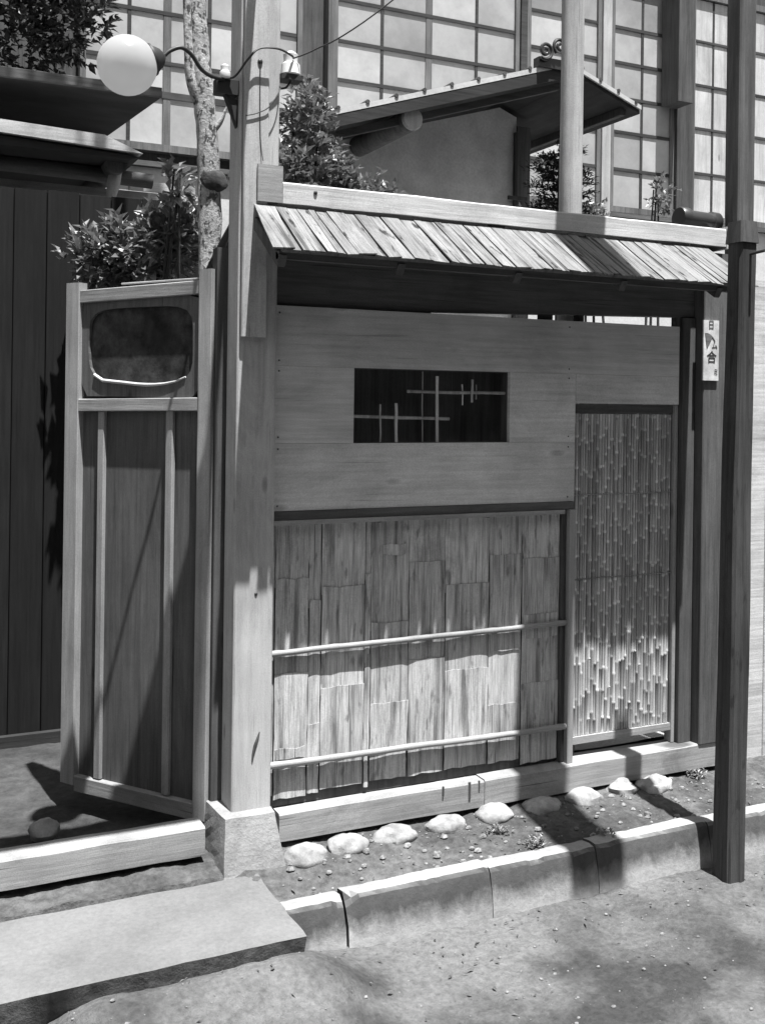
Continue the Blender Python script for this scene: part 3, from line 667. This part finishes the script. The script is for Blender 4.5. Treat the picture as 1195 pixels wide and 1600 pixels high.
# ------------------------------------------------------------------ trees and shrubs
def foliage(mb, cen, rad, n, ln, rr, tilt=.5, shell=.35):
    cen = Vector(cen)
    for _ in range(n):
        while True:
            p = Vector((rr.uniform(-1, 1), rr.uniform(-1, 1), rr.uniform(-1, 1)))
            if shell < p.length < 1: break
        p = Vector((p.x * rad[0], p.y * rad[1], p.z * rad[2])) * (1 + .25 * noise.noise(p * 2.3 + cen))
        k = rr.randint(4, 7); base = cen + p; out_ = Vector((p.x / rad[0], p.y / rad[1], p.z / rad[2] + tilt)).normalized()
        for _ in range(k):
            dv = (out_ + Vector((rr.gauss(0, .7), rr.gauss(0, .7), rr.gauss(0, .5)))).normalized()
            mb.leaf(base + Vector((rr.gauss(0, .012), rr.gauss(0, .012), rr.gauss(0, .012))), dv, Vector((rr.gauss(0, .4), rr.gauss(0, .4), 1)), ln * rr.uniform(.45, 1.2), ln * rr.uniform(.36, .58))
def shrub(name, label, cat, blobs, ln, foot, mat=LEAF, seed=1, group=None):
    rr = random.Random(seed); mb = MB(); sb = MB(); foot = Vector(foot)
    for cen, rad, n in blobs:
        foliage(mb, cen, rad, n, ln, rr)
        cen = Vector(cen)
        for _ in range(3):
            e = cen + Vector((rr.uniform(-.6, .6) * rad[0], rr.uniform(-.6, .6) * rad[1], rr.uniform(-.2, .7) * rad[2]))
            md = foot.lerp(e, .55) + Vector((rr.gauss(0, .04), rr.gauss(0, .04), 0))
            sb.tube(smooth_path([foot, md, e], 4), [.016 - .0014 * k for k in range(9)], 6)
    t = empty(name, foot, label, cat, group)
    o = obj('foliage', mb, mat, t, False); o['kind'] = 'stuff'
    obj('stem', sb, STEM, t, True)
    return t
shrub('broadleaf_shrub', 'glossy broad leaved shrub behind the open door leaf and mottled trunk', 'shrub',
      [((1.13, 1.33, 2.40), (.26, .2, .17), 150), ((1.27, 1.28, 2.50), (.15, .17, .15), 95), ((.93, 1.36, 2.36), (.17, .18, .12), 75), ((1.24, 1.12, 2.72), (.05, .08, .13), 14), ((1.10, 1.4, 2.10), (.16, .15, .2), 40)], .074, (1.1, 1.4, .02), seed=3)
shrub('camellia_shrub', 'dark glossy shrub rising behind the left end of the gate roof', 'shrub',
      [((1.70, .62, 2.70), (.20, .2, .22), 230), ((1.70, .62, 2.95), (.11, .12, .17), 100), ((1.93, .62, 2.60), (.17, .18, .13), 120), ((2.05, .6, 2.57), (.14, .15, .10), 90), ((2.16, .58, 2.54), (.08, .12, .07), 40), ((1.56, .6, 2.60), (.15, .18, .2), 110), ((1.8, .65, 2.2), (.3, .3, .35), 90)], .052, (1.75, .65, .02), seed=11)
# small conifer with layered boughs
rr = random.Random(4); mb = MB(); sb = MB(); cf = Vector((3.42, 1.15, .02))
sb.tube([cf, (3.42, 1.15, 1.6), (3.41, 1.15, 3.05)], [.035, .025, .006], 8)
for q in range(64):
    z = 2.40 + .72 * (q / 64); a = q * 2.4; ln = .30 * (1 - .6 * (z - 2.4) / .72) * rr.uniform(.75, 1.1)
    e = Vector((3.42 + math.cos(a) * ln, 1.15 + math.sin(a) * ln, z + rr.uniform(-.02, .05))); s0 = Vector((3.42, 1.15, z))
    sb.tube([s0, e], [.006, .002], 5)
    for _ in range(80):
        t = rr.uniform(.25, 1.05); p = s0.lerp(e, t) + Vector((rr.gauss(0, .02), rr.gauss(0, .02), rr.gauss(0, .010)))
        dv = Vector((rr.gauss(0, .6) + math.cos(a) * .6, rr.gauss(0, .6) + math.sin(a) * .6, rr.uniform(-.1, .8)))
        mb.leaf(p, dv, Vector((0, 0, 1)), .040 * rr.uniform(.7, 1.2), .013)
t = empty('conifer', cf, 'small dark conifer with layered boughs behind the peeled pole', 'tree')
o = obj('foliage', mb, NEEDLE, t); o['kind'] = 'stuff'; obj('trunk', sb, STEM, t, True)
shrub('low_shrub', 'small sunlit shrub showing over the gate roof right of the peeled pole', 'shrub', [((3.55, 1.1, 2.74), (.16, .12, .09), 60)], .04, (3.6, 1.1, .02), seed=8)
shrub('garden_shrub', 'sprig of leaves beside the tall right post above the roof end', 'shrub', [((4.02, 1.0, 2.90), (.07, .07, .09), 26)], .045, (4.05, 1.0, .02), seed=9)
# mottled trunk beside the post
tr = empty('garden_tree', (1.32, .80, 0), 'tall tree trunk with pale mottled bark behind the open door leaf', 'tree')
pts = [(1.33, .80, -.02), (1.325, .8, .8), (1.318, .80, 1.7), (1.318, .80, 2.33), (1.305, .80, 2.75), (1.285, .8, 3.0), (1.255, .80, 3.27), (1.235, .82, 3.7), (1.20, .84, 4.6), (1.15, .9, 6.2), (1.1, .95, 8.0)]
sp = smooth_path(pts, 6); mbp = MB().tube(sp, [.062 - .034 * i / len(sp) + .004 * fbm(i * .3, 0, 2) for i in range(len(sp))], 18)
for v in mbp.v: v.x += .005 * fbm(v.x * 9, v.z * 3, 3); v.y += .005 * fbm(v.y * 9 + 4, v.z * 3, 3)
trk = obj('trunk', mbp, BARKT, tr, True, origin=(1.3, .8, 2))
obj('branch', MB().tube(smooth_path([(1.275, .80, 2.98), (1.22, .79, 3.10), (1.20, .78, 3.3), (1.17, .76, 3.8)]), [.030 - .0007 * k for k in range(25)], 10), BARKT, tr, True)
obj('branch', MB().tube(smooth_path([(1.29, .80, 2.86), (1.345, .77, 2.92), (1.37, .75, 2.99)]), [.022 - .0012 * k for k in range(17)], 10), BARKT, tr, True)
mb = MB(); rr = random.Random(6)
for cen in ((1.1, .9, 8.2), (1.5, 1.1, 8.0), (.7, 1.0, 8.4)): foliage(mb, cen, (.45, .45, .35), 130, .08, rr)
o = obj('crown', mb, LEAF2, tr); o['kind'] = 'stuff'
obj('knot_moss', MB().ball((1.318, .752, 2.66), .055, .025, .045, 16, 10, .35, 5), STEM, tr, True)

# peeled light pole behind the roof ridge
obj('peeled_pole', MB().tube([(3.020, .50, -.05), (3.024, .5, 1.5), (3.028, .50, 2.8), (3.033, .5, 4.6)], [.060, .058, .056, .052], 24), W_PEELED, None, True, label='smooth pale peeled pole rising behind the gate roof ridge', category='pole')

# ------------------------------------------------------------------ entrance porch behind the gate
porch = empty('entrance_porch', (3.2, 2.4, 0), 'plastered porch with a low gabled roof and scroll ridge ornament', 'porch')
obj('wall', MB().prism([(2.30, 2.402, 0), (3.925, 2.402, 0), (3.925, 2.402, 3.66), (3.79, 2.402, 3.71), (2.45, 2.402, 3.300), (2.30, 2.402, 3.26)], (0, .11, 0)), PLASTER, porch)
obj('corner_post', B(3.928, 4.035, 2.39, 2.50, 0, 3.60), W_GREYV, porch)
obj('wall', B(3.94, 4.03, 2.52, 3.3, 0, 3.56, .002), PLASTER, porch)
obj('wall', B(2.30, 2.42, 2.52, 3.3, 0, 3.2, .002), PLASTER, porch)
obj('wall_batten', B(3.90, 3.925, 2.375, 2.398, 0, 3.55), W_DARK, porch)
obj('wall_peg', B(3.84, 3.99, 2.35, 2.372, 3.085, 3.11), W_DARK, porch)
pk = Vector((3.79, 0, 3.80)); lf = Vector((2.19, 0, 3.285)); rt = Vector((4.345, 0, 3.60))
def slope(name, a, b, off0, off1, y0, y1, mat):
    n_ = Vector((0, 0, 1))
    p = [Vector((a.x, y0, a.z + off0)), Vector((b.x, y0, b.z + off0)), Vector((b.x, y0, b.z + off1)), Vector((a.x, y0, a.z + off1))]
    if a.x < b.x: p = p[::-1]
    return obj(name, MB().prism(p, (0, y1 - y0, 0)), mat, porch)
r_ = slope('roof', pk, lf, .0, -.030, 1.60, 3.4, PALE); slope('roof', pk, rt, .0, -.026, 1.60, 3.4, PALE)
slope('soffit_board', pk, lf, -.032, -.055, 1.615, 3.38, W_BLACK); slope('soffit_board', pk, rt, -.028, -.05, 1.615, 3.38, W_BLACK)
slope('verge_board', pk, lf, -.032, -.10, 1.614, 1.602, W_BLACK)
lf2 = lf + Vector((.1, 0, .03))
slope('verge_board', pk, lf2, -.105, -.150, 1.70, 1.74, W_DARKH)
obj('rafter', MB().beam((4.25, 1.66, 3.565), (4.25, 3.3, 3.565), .05, .04), W_DARK, porch)
for i in range(9):
    q = pk.lerp(lf, (i + .6) / 9); obj('roof_tile', MB().tube([(q.x, 1.595, q.z + .004), (q.x, 1.9, q.z + .004)], .012, 8), W_DARK, porch, True)
for i in range(4):
    q = pk.lerp(rt, (i + .7) / 4); obj('roof_tile', MB().tube([(q.x, 1.595, q.z + .004), (q.x, 1.9, q.z + .004)], .012, 8), W_DARK, porch, True)
obj('purlin', MB().tube([(2.745, 1.66, 3.325), (2.745, 3.3, 3.325)], .066, 24), W_GREYV, porch, True)
obj('purlin_end', MB().tube([(2.745, 1.640, 3.325), (2.745, 1.658, 3.325)], [.060, .068], 24), W_PEELED, porch, True)
def spiral(cx_, cz_, r0, r1, turns, a0, sgn=1): return [Vector((cx_ + sgn * (r0 + (r1 - r0) * t) * math.cos(a0 + turns * 2 * math.pi * t), 1.57, cz_ + (r0 + (r1 - r0) * t) * math.sin(a0 + turns * 2 * math.pi * t))) for t in lin(0, 1, 36)]
orn = obj('ridge_ornament', (lambda m: (m.tube(spiral(3.595, 3.825, .055, .010, 1.6, -2.2), .011, 8), m.tube(spiral(3.70, 3.865, .050, .010, 1.5, -1.0, -1), .011, 8), m.box(3.56, 3.86, 1.585, 1.65, 3.73, 3.79), m)[-1])(MB()), DARKTILE, porch, True)

# ------------------------------------------------------------------ house with lattice windows
house = empty('house', (5, 4.3, 0), 'two storey wooden house with pale gridded windows behind the gate', 'house')
obj('wall', B(-6, 12, 4.10, 4.30, 0, 6.6, .002), W_DARK, house)
obj('wall', B(-6, 12, 4.02, 4.095, 2.12, 3.40, .002), PALE, house)
obj('roof', MB().prism([(-6.5, 3.9, 6.62), (-6.5, 8, 8.2), (-6.5, 12, 6.6), (-6.5, 12, 6.5), (-6.5, 3.9, 6.5)], (19, 0, 0)), W_DARKH, house)
obj('wall', B(-6, -5.9, 4.32, 11.5, 0, 6.5, .002), PALE, house); obj('wall', B(11.9, 12, 4.32, 11.5, 0, 6.5, .002), PALE, house)
obj('shading_eave', MB().prism([(-6, 4.0, 2.21), (-6, 3.40, 2.01), (-6, 3.40, 1.97), (-6, 4.0, 2.15)], (18, 0, 0)), W_DARKH, house)  # unseen low eave added to keep the wall beneath it dark
pane_cache = {}
def window(x0, x1, xs, zs, lab=None, mat=PAPER, barw=.028, thick=(), zthick=()):
    """xs, zs: bar positions; the cells between them are panes"""
    XS = [x0] + list(xs) + [x1]; ZS = list(zs)
    f = MB(); f.box(x0 - .03, x0 + .012, 3.985, 4.06, ZS[0], ZS[-1]); f.box(x1 - .012, x1 + .03, 3.985, 4.06, ZS[0], ZS[-1])
    f.box(x0 - .03, x1 + .03, 3.98, 4.07, ZS[0] - .055, ZS[0] - .002); f.box(x0 - .03, x1 + .03, 3.98, 4.07, ZS[-1] + .002, ZS[-1] + .06)
    wn = obj('window', f, W_GREYV, house)
    for i in range(len(XS) - 1):
        for j in range(len(ZS) - 1):
            a, b, c_, e = XS[i] + .006, XS[i + 1] - .006, ZS[j] + .006, ZS[j + 1] - .006
            key = (round(b - a, 2), round(e - c_, 2), mat.name)
            ctr = ((a + b) / 2, 4.014 + rnd.uniform(-.002, .002), (c_ + e) / 2)
            if key in pane_cache: copy_of(pane_cache[key], 'pane', ctr, wn)
            else: pane_cache[key] = obj('pane', MB().box(a, b, ctr[1] - .004, ctr[1] + .004, c_, e, .001), mat, wn)
    for q in xs:
        wq = .06 if q in thick else barw
        obj('glazing_bar', B(q - wq / 2, q + wq / 2, 4.003, 4.03, ZS[0], ZS[-1], .002), W_GREYV if q in thick else W_BAR, wn)
    for q in ZS[1:-1]:
        wq = .05 if q in zthick else barw
        obj('glazing_bar', B(x0, x1, 4.000, 4.028, q - wq / 2, q + wq / 2, .002), W_BAR, wn)
    return wn
window(1.30, 2.93, (1.62, 1.90, 2.22, 2.56), (3.575, 3.945, 4.18, 4.55, 4.92, 5.3), thick=(1.90,), zthick=(3.945,))
obj('post', B(2.965, 3.165, 4.05, 4.095, 2.3, 6.5), W_DARK, house)
obj('post', B(3.168, 3.215, 3.96, 4.095, 3.40, 6.5), W_GREYV, house)
window(3.25, 4.93, (3.656, 4.085, 4.54), (3.50, 3.90, 4.26, 4.57, 4.90, 5.25, 5.6), thick=(4.085,))
obj('post', B(4.965, 5.03, 3.97, 4.095, 3.40, 6.5), W_BAR, house)
window(5.065, 5.80, (5.42,), (3.50, 3.84, 4.18, 4.49, 4.81, 5.13, 5.5))
obj('post', B(5.835, 5.93, 3.97, 4.095, 3.40, 6.5), W_PEELED, house)
window(5.965, 6.64, (6.302,), (3.50, 3.84, 4.18, 4.49, 4.81, 5.13, 5.5))
obj('post', B(6.674, 6.874, 3.95, 4.095, 3.0, 6.5), W_DARK, house)
obj('shade_box', B(6.50, 6.672, 3.74, 3.975, 4.46, 6.5), W_DARK, house)  # dark box added for the shadow on the panes beside the post
window(6.905, 8.6, (7.149, 7.333, 7.6, 7.9, 8.25), (3.50, 3.90, 4.325, 4.735, 5.15, 5.55), mat=wood('panel_board', .50, 'v', .12, .25, .08, bmp=.1), barw=.024)
obj('sill_beam', B(-6, 12, 3.97, 4.018, 3.402, 3.44), W_GREY, house)
# ------------------------------------------------------------------ small building on the left
out = empty('outbuilding', (.3, 2.9, 0), 'dark outbuilding with deep eaves and a log beam inside the open gate', 'outbuilding')
obj('wall', B(-.5, 1.41, 3.74, 3.84, -.02, 3.54, .002), W_DARK, out); obj('wall', B(-.5, -.4, 2.3, 3.735, -.02, 3.36, .002), W_DARK, out); obj('inner_wall', B(-.5, 1.52, 1.665, 1.70, -.02, 2.70, .002), W_GLOOM, out)
for i in range(13): obj('wall_board', B(-.50 + i * .155, -.349 + i * .155, 1.640 + .003 * (i % 2), 1.662, .0, 2.71 + .004 * (i % 3), .003), W_GLOOM, out)
obj('ground_beam', B(-.5, 1.5, 1.60, 1.637, -.03, .06), W_BLACK, out)
obj('roof', MB().prism([(1.42, 2.2, 3.45), (1.42, 3.9, 3.59), (1.42, 3.9, 3.54), (1.42, 2.2, 3.40)], (-2.1, 0, 0)), W_BLACK, out)
obj('fascia', MB().beam((-.7, 2.185, 3.42), (1.425, 2.185, 3.428), .055, .025, (0, 0, 1)), W_GREY, out)
obj('pent_board', MB().prism([(-.6, 1.90, 3.145), (1.06, 1.90, 3.085), (1.262, 1.90, 3.008), (-.6, 1.90, 3.085)], (0, .95, .02)), W_RIDGE, out)
obj('pent_board', MB().prism([(-.6, 1.93, 3.082), (1.255, 1.93, 2.995), (1.20, 1.93, 2.975), (-.6, 1.93, 2.99)], (0, .9, .0)), W_BLACK, out)
obj('log_beam', MB().tube(smooth_path([(-.6, 2.2, 2.94), (.2, 2.2, 2.945), (.9, 2.2, 2.938), (1.38, 2.2, 2.925)]), .042, 16), W_GREY, out, True)
obj('log_end', MB().tube([(1.15, 2.03, 2.975), (1.15, 2.9, 2.975)], .060, 18), W_GREYV, out, True)
obj('peg', MB().tube([(1.165, 2.12, 2.97), (1.15, 2.12, 2.87), (1.137, 2.12, 2.79)], [.034, .036, .024], 14), W_POST, out, True)
obj('tie_beam', B(-.6, 1.56, 2.40, 2.45, 2.855, 2.90), W_FRAMEH, out)
obj('pent_board', B(1.32, 1.72, 2.52, 2.54, 2.93, 2.99), W_RIDGE, out)
obj('corner_post', B(-.35, -.27, 2.86, 2.945, 0, 2.9), W_DARK, out)
# tree behind the outbuilding
tt = empty('dark_tree', (-1.0, 3.0, 0), 'dark leafy tree standing behind the outbuilding roof, left of the globe', 'tree')
mb = MB(); rr = random.Random(16)
for cen, rad, n in (((.55, 3.2, 4.05), (.65, .3, .42), 420), ((1.05, 3.2, 4.15), (.33, .25, .3), 200), ((.2, 3.2, 4.6), (.9, .3, .5), 330), ((-.6, 3.1, 4.3), (.7, .3, .6), 200), ((.95, 3.2, 4.7), (.5, .25, .35), 200)): foliage(mb, cen, rad, n, .075, rr)
o = obj('crown', mb, LEAF2, tt); o['kind'] = 'stuff'
obj('trunk', MB().tube(smooth_path([(-1.0, 3.0, -.02), (-.95, 3.0, 2.4), (.3, 3.1, 4.6)]), [.09 - .004 * k for k in range(17)], 12), STEM, tt, True)
# boarded fence beyond the right post
fence = empty('board_fence', (4.6, .05, 0), 'plain vertical board fence continuing right of the gate', 'fence')
fb = None
for i in range(24):
    x = 3.70 + i * .14
    if fb is None: fb = obj('fence_board', B(x, x + .137, .02, .04, .02, 2.3), W_RIDGE, fence)
    else: copy_of(fb, 'fence_board', (x + .0685, .03, 1.16), fence)
obj('fence_rail', B(3.69, 7.05, .042, .08, 1.6, 1.66), W_FRAMEH, fence)

# house on the other side of the street, behind the photographer
opp = empty('street_house', (1, -7.4, 0), 'dark boarded house on the far side of the street', 'house')
obj('wall', B(-14, 16, -8.2, -7.4, -.2, 6.2, .002), W_DARK, opp)
obj('roof', MB().prism([(-14.5, -6.7, 6.2), (-14.5, -10.5, 7.9), (-14.5, -14, 6.2), (-14.5, -14, 6.1), (-14.5, -6.7, 6.1)], (31, 0, 0)), W_DARKH, opp)
for i in range(6): obj('window_panel', B(-11 + i * 4.2, -9 + i * 4.2, -7.398, -7.36, .5, 2.2, .002), W_GREYV, opp)
